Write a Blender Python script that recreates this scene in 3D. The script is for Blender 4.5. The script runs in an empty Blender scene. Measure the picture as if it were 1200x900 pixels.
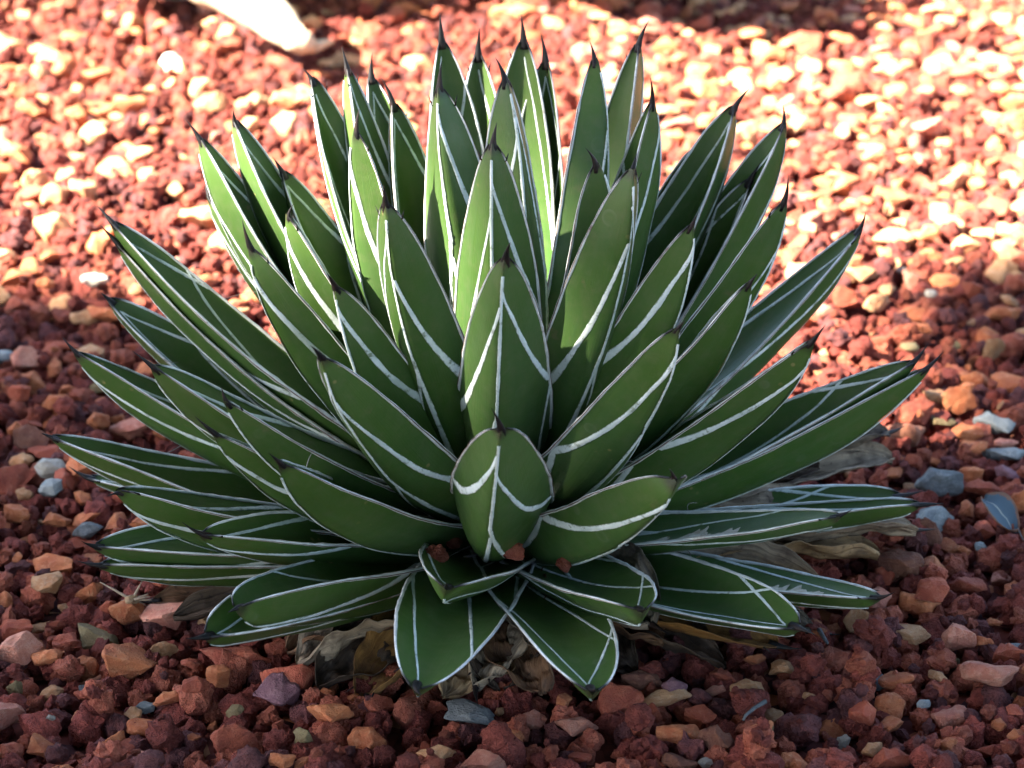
import bpy, bmesh, math, random
import numpy as np
from mathutils import Vector, Matrix, noise, Euler
from mathutils.bvhtree import BVHTree

# ------------------------------------------------------------------ camera, sky, sun, exposure
scn = bpy.context.scene
COL = scn.collection
FPX = 2620.0                                   # focal length in photo pixels (1200 wide)
DEP = math.radians(24.16)                      # camera looks down by this
CAM = Vector((0.0053, -1.2474, 0.06 + 1.4 * math.sin(math.radians(27))))
cd = bpy.data.cameras.new('camera'); cam = bpy.data.objects.new('camera', cd); COL.objects.link(cam)
cam.location = CAM; cam.rotation_euler = (math.pi / 2 - DEP, 0, 0)
cd.sensor_width = 36; cd.lens = 36 * FPX / 1200; cd.clip_start = 0.05; cd.clip_end = 300
cd.dof.use_dof = True; cd.dof.focus_distance = 1.27; cd.dof.aperture_fstop = 10
scn.camera = cam

SUN_EL, SUN_AZ = math.radians(42), math.radians(18)      # sun stands to the left, a little towards the camera
S = Vector((-math.cos(SUN_EL) * math.cos(SUN_AZ), -math.cos(SUN_EL) * math.sin(SUN_AZ), math.sin(SUN_EL)))
w = bpy.data.worlds.new('World'); scn.world = w; w.use_nodes = True
nt = w.node_tree; bg = nt.nodes['Background']
sky = nt.nodes.new('ShaderNodeTexSky'); sky.sky_type = 'NISHITA'; sky.sun_disc = False
sky.sun_elevation = SUN_EL; sky.sun_rotation = math.atan2(S.x, S.y)
nt.links.new(sky.outputs[0], bg.inputs[0]); bg.inputs[1].default_value = 0.05
sd = bpy.data.lights.new('sun', 'SUN'); sd.energy = 5.0; sd.angle = math.radians(0.53); sd.color = (1.0, 0.93, 0.82)
so = bpy.data.objects.new('sun', sd); COL.objects.link(so); so.rotation_euler = S.to_track_quat('Z', 'Y').to_euler()
so.location = (-6, -1, 9)
vs = scn.view_settings
vs.view_transform = 'Standard'; vs.look = 'None'; vs.gamma = 1; vs.use_curve_mapping = False
vs.exposure = 3.85
cy = scn.cycles; cy.max_bounces = 5; cy.diffuse_bounces = 2; cy.glossy_bounces = 1; cy.transmission_bounces = 1; cy.transparent_max_bounces = 2; cy.caustics_reflective = False; cy.caustics_refractive = False

RT = Vector((1, 0, 0)); FW = Vector((0, math.cos(DEP), -math.sin(DEP))); UP = Vector((0, math.sin(DEP), math.cos(DEP)))
def ray(px, py): return (FW + RT * ((px - 600) / FPX) + UP * ((450 - py) / FPX)).normalized()
def on_z(px, py, z=0.0):
    d = ray(px, py); return CAM + d * ((z - CAM.z) / d.z)
CORE = Vector((0, 0, 0.06))
def on_sphere(px, py, s, R):
    d = ray(px, py); oc = CAM - CORE; b = oc.dot(d); q = b * b - (oc.dot(oc) - R * R)
    return CAM - d * b if q < 0 else CAM + d * (-b + s * math.sqrt(q))
def to_px(p):
    v = Vector(p) - CAM; z = v.dot(FW); return 600 + FPX * v.dot(RT) / z, 450 - FPX * v.dot(UP) / z, z

# ------------------------------------------------------------------ helpers
def tag(o, label=None, cat=None, group=None, kind=None):
    for k, v in (('label', label), ('category', cat), ('group', group), ('kind', kind)):
        if v: o[k] = v
    return o
def mesh_obj(name, me, mat=None, parent=None):
    o = bpy.data.objects.new(name, me); COL.objects.link(o)
    if mat and not me.materials: me.materials.append(mat)
    if parent: o.parent = parent
    return o
def pydata(name, vs_, fs, smooth=True, uvs=None):
    me = bpy.data.meshes.new(name); me.from_pydata([tuple(v) for v in vs_], [], fs); me.update()
    if smooth: me.polygons.foreach_set('use_smooth', [True] * len(me.polygons))
    if uvs is not None:
        l = me.uv_layers.new(name='UVMap')
        idx = np.empty(len(me.loops), dtype=np.int32); me.loops.foreach_get('vertex_index', idx)
        l.data.foreach_set('uv', np.asarray(uvs, dtype=np.float32)[idx].ravel())
    return me
def nz(p, f=1.0, off=0.0): return noise.noise(Vector((p[0] * f + off, p[1] * f + off * 1.7, p[2] * f - off)))

class M:
    """small node-material builder"""
    def __init__(s, name, rough=0.8, spec=0.4):
        s.m = bpy.data.materials.new(name); s.m.use_nodes = True; s.t = s.m.node_tree
        s.b = s.t.nodes['Principled BSDF']; s.b.inputs['Roughness'].default_value = rough
        s.b.inputs['Specular IOR Level'].default_value = spec
    def n(s, kind, **kw):
        o = s.t.nodes.new(kind)
        for k, v in kw.items():
            if k in o.inputs: s.set(o.inputs[k], v)
            else: setattr(o, k, v)
        return o
    def set(s, inp, v):
        if isinstance(v, bpy.types.NodeSocket): s.t.links.new(v, inp)
        else: inp.default_value = v
    def coord(s, rnd=True, kind='Object'):
        c = s.n('ShaderNodeTexCoord').outputs[kind]
        if not rnd: return c
        oi = s.n('ShaderNodeObjectInfo'); mu = s.n('ShaderNodeMath', operation='MULTIPLY'); s.set(mu.inputs[0], oi.outputs['Random']); mu.inputs[1].default_value = 40
        ad = s.n('ShaderNodeVectorMath', operation='ADD'); s.set(ad.inputs[0], c); s.set(ad.inputs[1], mu.outputs[0])
        s.rand = oi.outputs['Random']; return ad.outputs[0]
    def noise(s, vec, scale, detail=3, rough=0.55, out='Fac'):
        o = s.n('ShaderNodeTexNoise'); s.set(o.inputs['Vector'], vec); o.inputs['Scale'].default_value = scale
        o.inputs['Detail'].default_value = detail; o.inputs['Roughness'].default_value = rough; return o.outputs[out]
    def ramp(s, fac, stops, interp='LINEAR'):
        o = s.n('ShaderNodeValToRGB'); s.set(o.inputs[0], fac); e = o.color_ramp.elements; o.color_ramp.interpolation = interp
        while len(e) < len(stops): e.new(0.5)
        for q, (p, c) in zip(e, stops):
            q.position = p; q.color = (c, c, c, 1) if not hasattr(c, '__len__') else (*c, 1)
        return o.outputs[0]
    def mix(s, fac, a, b, blend='MIX'):
        o = s.n('ShaderNodeMix', data_type='RGBA', blend_type=blend)
        s.set(o.inputs[0], fac)
        for i, v in ((6, a), (7, b)):
            s.set(o.inputs[i], v if isinstance(v, bpy.types.NodeSocket) else (*v, 1))
        return o.outputs[2]
    def math(s, op, a, b=0.0, c=0.0):
        o = s.n('ShaderNodeMath', operation=op)
        for i, v in enumerate((a, b, c)): s.set(o.inputs[i], v)
        return o.outputs[0]
    def color(s, c): s.set(s.b.inputs['Base Color'], c if isinstance(c, bpy.types.NodeSocket) else (*c, 1))
    def bump(s, h, strength=0.5, dist=0.002):
        o = s.n('ShaderNodeBump'); s.set(o.inputs['Height'], h); o.inputs['Strength'].default_value = strength; o.inputs['Distance'].default_value = dist
        s.set(s.b.inputs['Normal'], o.outputs[0])

# ------------------------------------------------------------------ materials
def lava_mat(name, c1, c2):
    k = M(name, 0.9, 0.25); v = k.coord()
    f = k.noise(v, 1.6, 2); col = k.mix(k.ramp(f, [(0.35, 0.0), (0.65, 1.0)]), c1, c2)
    pits = k.n('ShaderNodeTexVoronoi'); k.set(pits.inputs['Vector'], v); pits.inputs['Scale'].default_value = 6.5
    pf = k.ramp(pits.outputs['Distance'], [(0.14, 0.0), (0.32, 1.0)])
    dust = k.noise(v, 6.0, 3, 0.7)
    col = k.mix(k.ramp(dust, [(0.5, 0.0), (0.8, 0.4)]), col, tuple(min(1, x * 1.6 + 0.008) for x in c2))
    val = k.math('MULTIPLY_ADD', k.rand, 0.55, 0.74)
    hs = k.n('ShaderNodeHueSaturation'); k.set(hs.inputs['Color'], col); k.set(hs.inputs['Value'], val); k.color(hs.outputs[0])
    h = k.math('ADD', k.math('MULTIPLY', pf, 0.8), k.math('MULTIPLY', dust, 1.3))
    k.bump(h, 1.0, 0.0030); return k.m
def sand_mat(name, c1, c2, c3, spots=True):
    k = M(name, 0.85, 0.3); v = k.coord()
    f = k.noise(v, 0.9, 2); col = k.mix(k.ramp(f, [(0.4, 0.0), (0.62, 1.0)]), c1, c2)
    g = k.noise(v, 3.0, 4, 0.7); col = k.mix(k.ramp(g, [(0.5, 0.0), (0.72, 0.75)]), col, c3)
    sp = k.noise(v, 13.0, 3, 0.65)
    col = k.mix(k.ramp(sp, [(0.6, 0.0), (0.72, 0.55)]), col, tuple(x * 0.35 for x in c2))
    pass
    mp = k.n('ShaderNodeMapping'); k.set(mp.inputs[0], v); mp.inputs['Rotation'].default_value = (.5, .3, 0); mp.inputs['Scale'].default_value = (.8, .8, 5.5)
    sta = k.noise(mp.outputs[0], 1.4, 3, 0.6); col = k.mix(k.ramp(sta, [(0.5, 0.0), (0.62, 0.55)]), col, c2)
    col = k.mix(k.ramp(k.noise(v, 42.0, 2, 0.7), [(0.35, 0.45), (0.55, 0.0)]), col, tuple(x * 0.45 for x in c1))
    val = k.math('MULTIPLY_ADD', k.rand, 0.5, 0.75)
    hs = k.n('ShaderNodeHueSaturation'); k.set(hs.inputs['Color'], col); k.set(hs.inputs['Value'], val); k.color(hs.outputs[0])
    h = k.math('ADD', k.math('MULTIPLY', g, 0.7), k.math('ADD', k.math('MULTIPLY', sp, 0.6), k.math('MULTIPLY', sta, 0.35)))
    k.bump(h, 1.0, 0.0024); return k.m
LAVA = {
    'maroon': lava_mat('lava_maroon', (0.150, 0.030, 0.021), (0.25, 0.055, 0.037)),
    'brick red': lava_mat('lava_brick', (0.30, 0.066, 0.036), (0.40, 0.115, 0.064)),
    'purplish grey': lava_mat('lava_purple', (0.105, 0.034, 0.033), (0.18, 0.056, 0.048)),
}
SAND = {
    'orange': sand_mat('sandstone_orange', (0.54, 0.175, 0.066), (0.42, 0.11, 0.042), (0.60, 0.28, 0.14)),
    'terracotta red': sand_mat('sandstone_terracotta', (0.38, 0.088, 0.042), (0.29, 0.06, 0.032), (0.46, 0.16, 0.09)),
    'tan': sand_mat('sandstone_tan', (0.56, 0.30, 0.145), (0.47, 0.205, 0.085), (0.64, 0.42, 0.26)),
    'salmon pink': sand_mat('sandstone_salmon', (0.50, 0.205, 0.13), (0.39, 0.125, 0.08), (0.58, 0.31, 0.22)),
    'brown': sand_mat('sandstone_brown', (0.20, 0.075, 0.04), (0.13, 0.045, 0.03), (0.30, 0.14, 0.085)),
    'olive beige': sand_mat('pebble_olive', (0.30, 0.22, 0.10), (0.22, 0.15, 0.065), (0.38, 0.29, 0.17)),
    'pale blue grey': sand_mat('pebble_bluegrey', (0.34, 0.345, 0.32), (0.23, 0.245, 0.24), (0.47, 0.46, 0.41)),
    'slate grey': sand_mat('pebble_slate', (0.13, 0.132, 0.13), (0.085, 0.09, 0.092), (0.25, 0.25, 0.235)),
    'cream white': sand_mat('pebble_cream', (0.56, 0.50, 0.42), (0.45, 0.38, 0.29), (0.66, 0.63, 0.58)),
    'mauve': sand_mat('stone_mauve', (0.24, 0.11, 0.12), (0.17, 0.07, 0.085), (0.34, 0.18, 0.18)),
}
def leaf_mat(name):
    k = M(name, 0.45, 0.27); uvn = k.n('ShaderNodeTexCoord'); v = k.coord(); uv = uvn.outputs['UV']
    sep = k.n('ShaderNodeSeparateXYZ'); k.set(sep.inputs[0], uv); U, T = sep.outputs[0], sep.outputs[1]
    col = k.mix(k.ramp(k.noise(v, 22, 2, 0.6), [(0.3, 0.0), (0.75, 1.0)]), (0.028, 0.069, 0.011), (0.046, 0.094, 0.015))
    # lengthwise fibre streaks
    mp = k.n('ShaderNodeMapping'); k.set(mp.inputs[0], uv); mp.inputs['Scale'].default_value = (60, 3, 1)
    st = k.noise(mp.outputs[0], 1.0, 3, 0.6); col = k.mix(k.ramp(st, [(0.4, 0.0), (0.8, 0.35)]), col, (0.030, 0.078, 0.028))
    # bloom and yellow-brown base, dark tip
    col = k.mix(k.ramp(k.noise(v, 7, 3), [(0.45, 0.0), (0.8, 0.45)]), col, (0.055, 0.098, 0.036))
    col = k.mix(k.ramp(T, [(0.03, 0.8), (0.16, 0.0)]), col, (0.13, 0.11, 0.035))
    col = k.mix(k.ramp(T, [(0.972, 0.0), (0.988, 1.0)]), col, (0.008, 0.006, 0.006))
    spk = k.n('ShaderNodeTexVoronoi'); k.set(spk.inputs['Vector'], v); spk.inputs['Scale'].default_value = 95
    dots = k.math('MULTIPLY', k.ramp(spk.outputs['Distance'], [(0.10, 1.0), (0.16, 0.0)]), k.ramp(k.noise(v, 31, 1), [(0.60, 0.0), (0.66, 0.8)]))
    col = k.mix(dots, col, (0.22, 0.17, 0.07))
    # brown grazes
    gz_ = k.math('MULTIPLY', k.ramp(k.noise(v, 55, 3, 0.7), [(0.6, 0.0), (0.68, 1.0)]), k.ramp(k.noise(v, 9, 1), [(0.6, 0.0), (0.7, 0.6)]))
    col = k.mix(gz_, col, (0.12, 0.085, 0.05))
    # pale bloom in long patches, yellower towards the tip, water spots
    mb = k.n('ShaderNodeMapping'); k.set(mb.inputs[0], uv); mb.inputs['Scale'].default_value = (5, 1.6, 1)
    ad2 = k.n('ShaderNodeVectorMath', operation='ADD'); k.set(ad2.inputs[0], mb.outputs[0]); k.set(ad2.inputs[1], k.math('MULTIPLY', k.rand, 50.0))
    col = k.mix(k.ramp(k.noise(ad2.outputs[0], 1.0, 4, 0.65), [(0.45, 0.0), (0.78, 0.4)]), col, (0.060, 0.104, 0.042))
    col = k.mix(k.math('MULTIPLY', k.ramp(T, [(0.5, 0.0), (0.97, 0.45)]), k.noise(v, 12, 2)), col, (0.075, 0.105, 0.022))
    ws = k.n('ShaderNodeTexVoronoi'); k.set(ws.inputs['Vector'], v); ws.inputs['Scale'].default_value = 48
    ring = k.math('MULTIPLY', k.ramp(ws.outputs['Distance'], [(0.16, 0.0), (0.24, 1.0), (0.27, 0.0)]), k.ramp(k.noise(v, 14, 2), [(0.55, 0.0), (0.66, 0.22)]))
    col = k.mix(ring, col, (0.15, 0.16, 0.12))
    # dust film on the leaves
    col = k.mix(k.math('MULTIPLY', k.ramp(k.noise(v, 130, 3, 0.7), [(0.45, 0.0), (0.8, 1.0)]), 0.16), col, (0.16, 0.12, 0.09))
    k.color(col)
    k.set(k.b.inputs['Roughness'], k.ramp(k.noise(v, 40, 3), [(0.3, 0.36), (0.7, 0.52)]))
    k.bump(k.math('ADD', k.math('MULTIPLY', k.noise(v, 160, 3), 0.35), k.math('ADD', k.math('MULTIPLY', st, 0.35), k.math('MULTIPLY', k.noise(v, 18, 2), 0.8))), 0.35, 0.0012)
    return k.m
LEAF = leaf_mat('agave_leaf')
def line_mat():
    k = M('leaf_white_marking', 0.6, 0.3); v = k.coord()
    a = k.mix(k.ramp(k.noise(v, 60, 4, 0.65), [(0.35, 0.0), (0.7, 1.0)]), (0.44, 0.50, 0.46), (0.66, 0.70, 0.67))
    a = k.mix(k.ramp(k.noise(v, 150, 4, 0.7), [(0.57, 0.0), (0.66, 0.7)]), a, (0.15, 0.18, 0.11))
    a = k.mix(k.math('MULTIPLY', k.ramp(k.noise(v, 75, 4, 0.7), [(0.56, 0.0), (0.62, 1.0)]), k.ramp(k.noise(v, 6, 1), [(0.55, 0.0), (0.66, 0.85)])), a, (0.07, 0.10, 0.035))
    uv = k.n('ShaderNodeTexCoord').outputs['UV']; sp = k.n('ShaderNodeSeparateXYZ'); k.set(sp.inputs[0], uv)
    ed = k.math('MULTIPLY_ADD', k.math('ABSOLUTE', k.math('SUBTRACT', sp.outputs[0], 0.5)), 2.0, k.math('MULTIPLY_ADD', k.noise(v, 260, 3, 0.7), 1.3, -0.65))
    a = k.mix(k.ramp(ed, [(0.72, 0.0), (0.95, 0.8)]), a, (0.085, 0.125, 0.06))
    a = k.mix(k.ramp(k.noise(v, 13, 3, 0.6), [(0.50, 0.0), (0.75, 0.75)]), a, (0.16, 0.205, 0.13))
    k.color(a); k.bump(k.noise(v, 300, 3), 0.3, 0.0006); return k.m
def margin_mat():
    k = M('leaf_horny_margin', 0.6, 0.35); v = k.coord(); uv = k.n('ShaderNodeTexCoord').outputs['UV']
    sep = k.n('ShaderNodeSeparateXYZ'); k.set(sep.inputs[0], uv)
    a = k.mix(k.ramp(k.noise(v, 70, 4, 0.65), [(0.35, 0.0), (0.7, 1.0)]), (0.40, 0.41, 0.39), (0.70, 0.71, 0.68))
    a = k.mix(k.ramp(k.noise(v, 45, 5, 0.75), [(0.58, 0.0), (0.70, 0.85)]), a, (0.17, 0.105, 0.075))
    a = k.mix(k.math('MULTIPLY', k.ramp(sep.outputs[0], [(0.44, 0.0), (0.49, 1.0)]), k.ramp(sep.outputs[0], [(0.56, 1.0), (0.62, 0.0)])), a, (0.11, 0.065, 0.05))
    a = k.mix(k.ramp(sep.outputs[1], [(0.955, 0.0), (0.98, 1.0)]), a, (0.006, 0.005, 0.005))
    k.color(a); k.bump(k.noise(v, 200, 3), 0.4, 0.0008); return k.m
def spine_mat():
    k = M('spine_horn', 0.6, 0.25); v = k.coord()
    k.color(k.mix(k.ramp(k.noise(v, 120, 3), [(0.45, 0.0), (0.7, 1.0)]), (0.004, 0.003, 0.003), (0.020, 0.010, 0.008))); k.bump(k.noise(v, 260, 2), 0.3, 0.0006); return k.m
def dry_mat(name, c1, c2, c3):
    k = M(name, 0.75, 0.3); v = k.coord(); uv = k.n('ShaderNodeTexCoord').outputs['UV']
    mp = k.n('ShaderNodeMapping'); k.set(mp.inputs[0], uv); mp.inputs['Scale'].default_value = (26, 2.2, 1)
    st = k.noise(mp.outputs[0], 1.0, 4, 0.65); big = k.noise(v, 34, 4, 0.7)
    a = k.mix(k.ramp(st, [(0.35, 0.0), (0.65, 1.0)]), c1, c2)
    a = k.mix(k.ramp(big, [(0.46, 0.0), (0.66, 0.9)]), a, c3)
    a = k.mix(k.ramp(k.noise(v, 210, 3, 0.7), [(0.60, 0.0), (0.70, 0.7)]), a, tuple(x * 0.25 for x in c1))
    k.color(a); k.bump(k.math('ADD', st, k.math('MULTIPLY', k.noise(v, 120, 4, 0.7), 0.6)), 0.7, 0.002); return k.m
LINE, MARGIN, SPINE = line_mat(), margin_mat(), spine_mat()
DRY = {'grey': dry_mat('dry_grey', (0.170, 0.123, 0.084), (0.392, 0.290, 0.189), (0.072, 0.046, 0.032)),
       'blue': dry_mat('dry_bluegrey', (0.091, 0.072, 0.055), (0.216, 0.167, 0.116), (0.037, 0.026, 0.020)),
       'brown': dry_mat('dry_brown', (0.090, 0.039, 0.018), (0.198, 0.099, 0.047), (0.036, 0.017, 0.010)),
       'gold': dry_mat('dry_gold', (0.171, 0.075, 0.017), (0.288, 0.143, 0.039), (0.068, 0.027, 0.009)),
       'beige': dry_mat('dry_beige', (0.259, 0.155, 0.066), (0.412, 0.265, 0.139), (0.097, 0.060, 0.036)),
       'dark': dry_mat('dry_dark', (0.040, 0.024, 0.016), (0.095, 0.058, 0.035), (0.018, 0.012, 0.007))}
DRYEDGE = dry_mat('dry_edge', (0.16, 0.15, 0.135), (0.34, 0.33, 0.30), (0.07, 0.05, 0.04))

# ------------------------------------------------------------------ ground sheet
def ground_height(x, y):
    return 0.006 * noise.noise(Vector((x * 2.3, y * 2.3, 3.1))) + 0.004 * noise.noise(Vector((x * 6, y * 6, 9.7)))
k = M('red_gravel_ground', 0.95, 0.2); v = k.coord(False)
vo = k.n('ShaderNodeTexVoronoi'); k.set(vo.inputs['Vector'], v); vo.inputs['Scale'].default_value = 70
sepc = k.n('ShaderNodeSeparateColor'); k.set(sepc.inputs[0], vo.outputs['Color'])
k.color(k.ramp(sepc.outputs[0], [(0.0, (0.05, 0.02, 0.02)), (0.35, (0.11, 0.028, 0.022)), (0.6, (0.18, 0.045, 0.03)), (0.8, (0.15, 0.04, 0.03)), (0.9, (0.36, 0.11, 0.05)), (1.0, (0.40, 0.19, 0.1))]))
k.bump(k.math('SUBTRACT', 1.0, vo.outputs['Distance']), 0.8, 0.008)
def axis_pts(lo, hi, n, far): return sorted(set([-far, -far / 4, -far / 12, far / 12, far / 4, far] + list(np.linspace(lo, hi, n))))
xs = axis_pts(-2.4, 2.4, 60, 120.0); ys = axis_pts(-1.8, 4.6, 78, 120.0)
gv = [(x, y, (ground_height(x, y) if abs(x) < 3 and -2 < y < 5 else 0) - 0.004) for y in ys for x in xs]
nx = len(xs); gf = [(j * nx + i, j * nx + i + 1, (j + 1) * nx + i + 1, (j + 1) * nx + i) for j in range(len(ys) - 1) for i in range(nx - 1)]
tag(mesh_obj('ground', pydata('ground', gv, gf), k.m), kind='structure')

# ------------------------------------------------------------------ agave
random.seed(11)
def interp(t, tab):
    for (a, va), (b, vb) in zip(tab, tab[1:]):
        if t <= b:
            q = (t - a) / (b - a) if b > a else 0
            return va + (vb - va) * q
    return tab[-1][1]
PROF_X = [0, .12, .3, .45, .6, .72, .82, .9, .95, .98, 1.0]
PROF_Y = [.86, .92, 1.0, .985, .90, .77, .60, .42, .27, .15, .05]
PROF_BLUNT = [.86, .92, 1.0, 1.0, .95, .87, .74, .58, .42, .26, .05]
def smooth_tab(X, Y):
    # monotone-ish Catmull-Rom sampled finely
    out = []
    for i in range(len(X) - 1):
        x0, x1 = X[i], X[i + 1]; y0, y1 = Y[i], Y[i + 1]
        m0 = (Y[i + 1] - Y[max(i - 1, 0)]) / (X[i + 1] - X[max(i - 1, 0)]); j = min(i + 2, len(X) - 1); m1 = (Y[j] - Y[i]) / (X[j] - X[i])
        for s in range(8):
            q = s / 8; d = x1 - x0
            out.append((x0 + q * d, (2*q**3-3*q**2+1)*y0 + (q**3-2*q**2+q)*d*m0 + (-2*q**3+3*q**2)*y1 + (q**3-q**2)*d*m1))
    out.append((X[-1], Y[-1])); return out
PROF = smooth_tab(PROF_X, PROF_Y); PROFB = smooth_tab(PROF_X, PROF_BLUNT)

class Leaf:
    def __init__(s, base, tip, W, az=None, bow=0.06, roll=0.0, conc=0.5, thick=0.016, keel=None, blunt=0.12, crumple=0.0, seed=0, curl=0.0):
        s.base, s.tip, s.W = Vector(base), Vector(tip), W
        s.rng = random.Random(seed); s.seed = seed
        d = s.tip - s.base; s.L = d.length; dn = d.normalized()
        if az is None: az = math.atan2(d.y, d.x)
        r = Vector((math.cos(az), math.sin(az), 0)); side = Vector((-math.sin(az), math.cos(az), 0))
        el = math.asin(max(-1, min(1, dn.z)))
        inup = -r * math.sin(el) + Vector((0, 0, 1)) * math.cos(el)
        side = (side - dn * side.dot(dn)).normalized()
        n = side.cross(dn)
        if n.dot(inup) < 0: side = -side; n = -n
        q = Matrix.Rotation(roll, 3, dn); s.side = q @ side; s.n0 = q @ n
        s.ctrl = s.base.lerp(s.tip, 0.5) - s.n0 * (2 * bow * s.L)
        s.twist = s.rng.uniform(-.28, .28) if not crumple else s.rng.uniform(-.6, .6)
        s.conc, s.thick, s.blunt, s.cr, s.curl = conc, thick, blunt, crumple, curl
        s.k = keel if keel is not None else s.rng.uniform(-.28, .28)
    def h(s, t):
        f = interp(t, PROF) * (1 - s.blunt) + interp(t, PROFB) * s.blunt
        return s.W / 2 * f * (1 + 0.014 * noise.noise(Vector((t * 19, s.seed * 1.9, 4))) + 0.035 * noise.noise(Vector((t * 6, s.seed * 3.3, 0))))
    def frame(s, t):
        a = s.base.lerp(s.ctrl, t); b = s.ctrl.lerp(s.tip, t); P = a.lerp(b, t); T = (b - a).normalized()
        sd_ = (s.side - T * s.side.dot(T)).normalized(); N = sd_.cross(T); a = s.twist * (t - .3)
        sd_, N = sd_ * math.cos(a) + N * math.sin(a), N * math.cos(a) - sd_ * math.sin(a)
        return P, T, sd_, N
    def pt(s, top, u, t):
        P, T, sd_, N = s.frame(t); h = s.h(t)
        c = s.conc * interp(t, [(0, .45), (.25, .8), (.6, 1.0), (.9, 1.15), (1, 1.2)])
        au = abs(u)
        if top: z = c * h * au ** 1.7
        else:
            uk = (u - s.k) / (1 + s.k) if u < s.k else (u - s.k) / (1 - s.k)
            p = interp(t, [(0, 2.4), (.35, 2.1), (.7, 1.5), (.9, 1.2), (1, 1.1)])
            D = min(s.thick * interp(t, [(0, 1.15), (.4, 1.0), (.75, .8), (1, .5)]), 0.75 * h)
            z = c * h - (c * h + D) * (1 - min(1, abs(uk)) ** p)
            zt = c * h * au ** 1.7; z = min(z, zt - 0.0004 * (1 - au))
        x = u * h
        if s.curl:                                     # dried leaves roll their edges in
            ang = s.curl * u * (0.5 + t); R = h / max(abs(s.curl) * (0.5 + t), 1e-3)
            x = R * math.sin(ang) ; z += R * (1 - math.cos(ang))
        p = P + sd_ * x + N * z
        if s.cr:
            a = s.seed * 7.1
            q = Vector((u * 1.4 + a, t * 7 + a, 0)); q2 = Vector((u * 3.2 - a, t * 16, a))
            env = min(1, t * 5)
            p += N * (.0022 * env * noise.noise(Vector((u * 9 + a, t * 2, a))) + .0014 * env * noise.noise(Vector((u * 20 + a, t * 5, a))))
            p += N * (s.cr * env * (noise.noise(q) + 0.5 * noise.noise(q2))) + sd_ * (s.cr * 0.7 * env * noise.noise(q + Vector((9, 3, 5))))
            if p.z < 0.004: p.z = 0.004
        else:
            p += N * 0.0012 * noise.noise(Vector((u * 1.1 + s.seed, t * 5, s.seed * 2.0)))
        return p
    def normal(s, top, u, t):
        e = 0.012; u0, u1, t0, t1 = max(-1, u - e), min(1, u + e), max(0, t - e), min(1, t + e)
        n = (s.pt(top, u1, t) - s.pt(top, u0, t)).cross(s.pt(top, u, t1) - s.pt(top, u, t0)).normalized()
        return n if top else -n
    def mesh(s, nu=14, ntt=34):
        V, UV, F = [], [], []
        us = [math.sin((i / nu * 2 - 1) * math.pi / 2) * .35 + (i / nu * 2 - 1) * .65 for i in range(nu + 1)]
        ts = [1 - (1 - j / ntt) ** 1.25 for j in range(ntt + 1)]
        for top in (1, 0):
            o = len(V)
            for t in ts:
                for u in us:
                    V.append(s.pt(top, u, t)); UV.append((u * .5 + .5 + (0 if top else 2), t))
            for j in range(ntt):
                for i in range(nu):
                    a = o + j * (nu + 1) + i; f = (a, a + 1, a + nu + 2, a + nu + 1)
                    F.append(f if top else f[::-1])
        return pydata('leaf', V, F, True, UV)
    def margin_mesh(s, r=0.0019):
        V, UV, F = [], [], []
        for sg in (-1, 1):
            o = len(V); n = 44; m = 6
            for j in range(n + 1):
                t = 0.02 + 0.975 * j / n; P, T, sd_, N = s.frame(t)
                c = s.pt(1, sg, t); rr = r * (0.75 + 0.5 * abs(noise.noise(Vector((t * 22, s.seed, sg)))) + 0.25 * noise.noise(Vector((t * 60, s.seed, sg)))) * (1 - 0.62 * t) * (0.6 + 0.4 * min(1, t * 4))
                for q in range(m):
                    an = 2 * math.pi * q / m
                    V.append(c + (-sd_ * sg * math.cos(an) * 1.15 + N * math.sin(an)) * rr); UV.append((q / m, t))
            for j in range(n):
                for q in range(m):
                    a = o + j * m + q; b = o + j * m + (q + 1) % m
                    F.append((a, b, b + m, a + m))
        return pydata('margin', V, F, True, UV)
    def ribbon(s, B, top, pts, w0, w1):
        V, F, UV = B; n = max(14, 12 * len(pts)); P = [Vector((a, b, 0)) for a, b in pts]
        smp = []
        for j in range(n + 1):
            x = j / n * (len(P) - 1); i = min(int(x), len(P) - 2); q = x - i
            p0, p1, p2, p3 = P[max(i - 1, 0)], P[i], P[i + 1], P[min(i + 2, len(P) - 1)]
            smp.append(0.5 * ((2 * p1) + (p2 - p0) * q + (2*p0 - 5*p1 + 4*p2 - p3) * q * q + (3*p1 - p0 - 3*p2 + p3) * q ** 3))
        o = len(V)
        for j, p in enumerate(smp):
            d = smp[min(j + 1, n)] - smp[max(j - 1, 0)]; t = min(.985, max(.02, p.y)); h = s.h(t)
            mx, my = d.x * h, d.y * s.L; l = math.hypot(mx, my) or 1; ox, oy = -my / l, mx / l
            q = j / n; wd = .8 * (w0 + (w1 - w0) * q) * (1.08 + 0.32 * noise.noise(Vector((q * 9, s.seed * 1.3, p.x * 3))) + 0.13 * noise.noise(Vector((q * 40, s.seed, 2)))) / 2
            if j in (0, n): wd *= 0.35
            for e in (-1, -.5, 0, .5, 1):
                u = max(-.985, min(.985, p.x + ox * e * wd / h)); tt = max(.01, min(.99, t + oy * e * wd / s.L))
                V.append(s.pt(top, u, tt) + s.normal(top, u, tt) * (0.00045 if abs(e) < 1 else 0.00015)); UV.append((e * .5 + .5, q))
        for j in range(n):
            for i in range(4):
                a = o + j * 5 + i; f = (a, a + 1, a + 6, a + 5); F.append(f if top else f[::-1])
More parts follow.
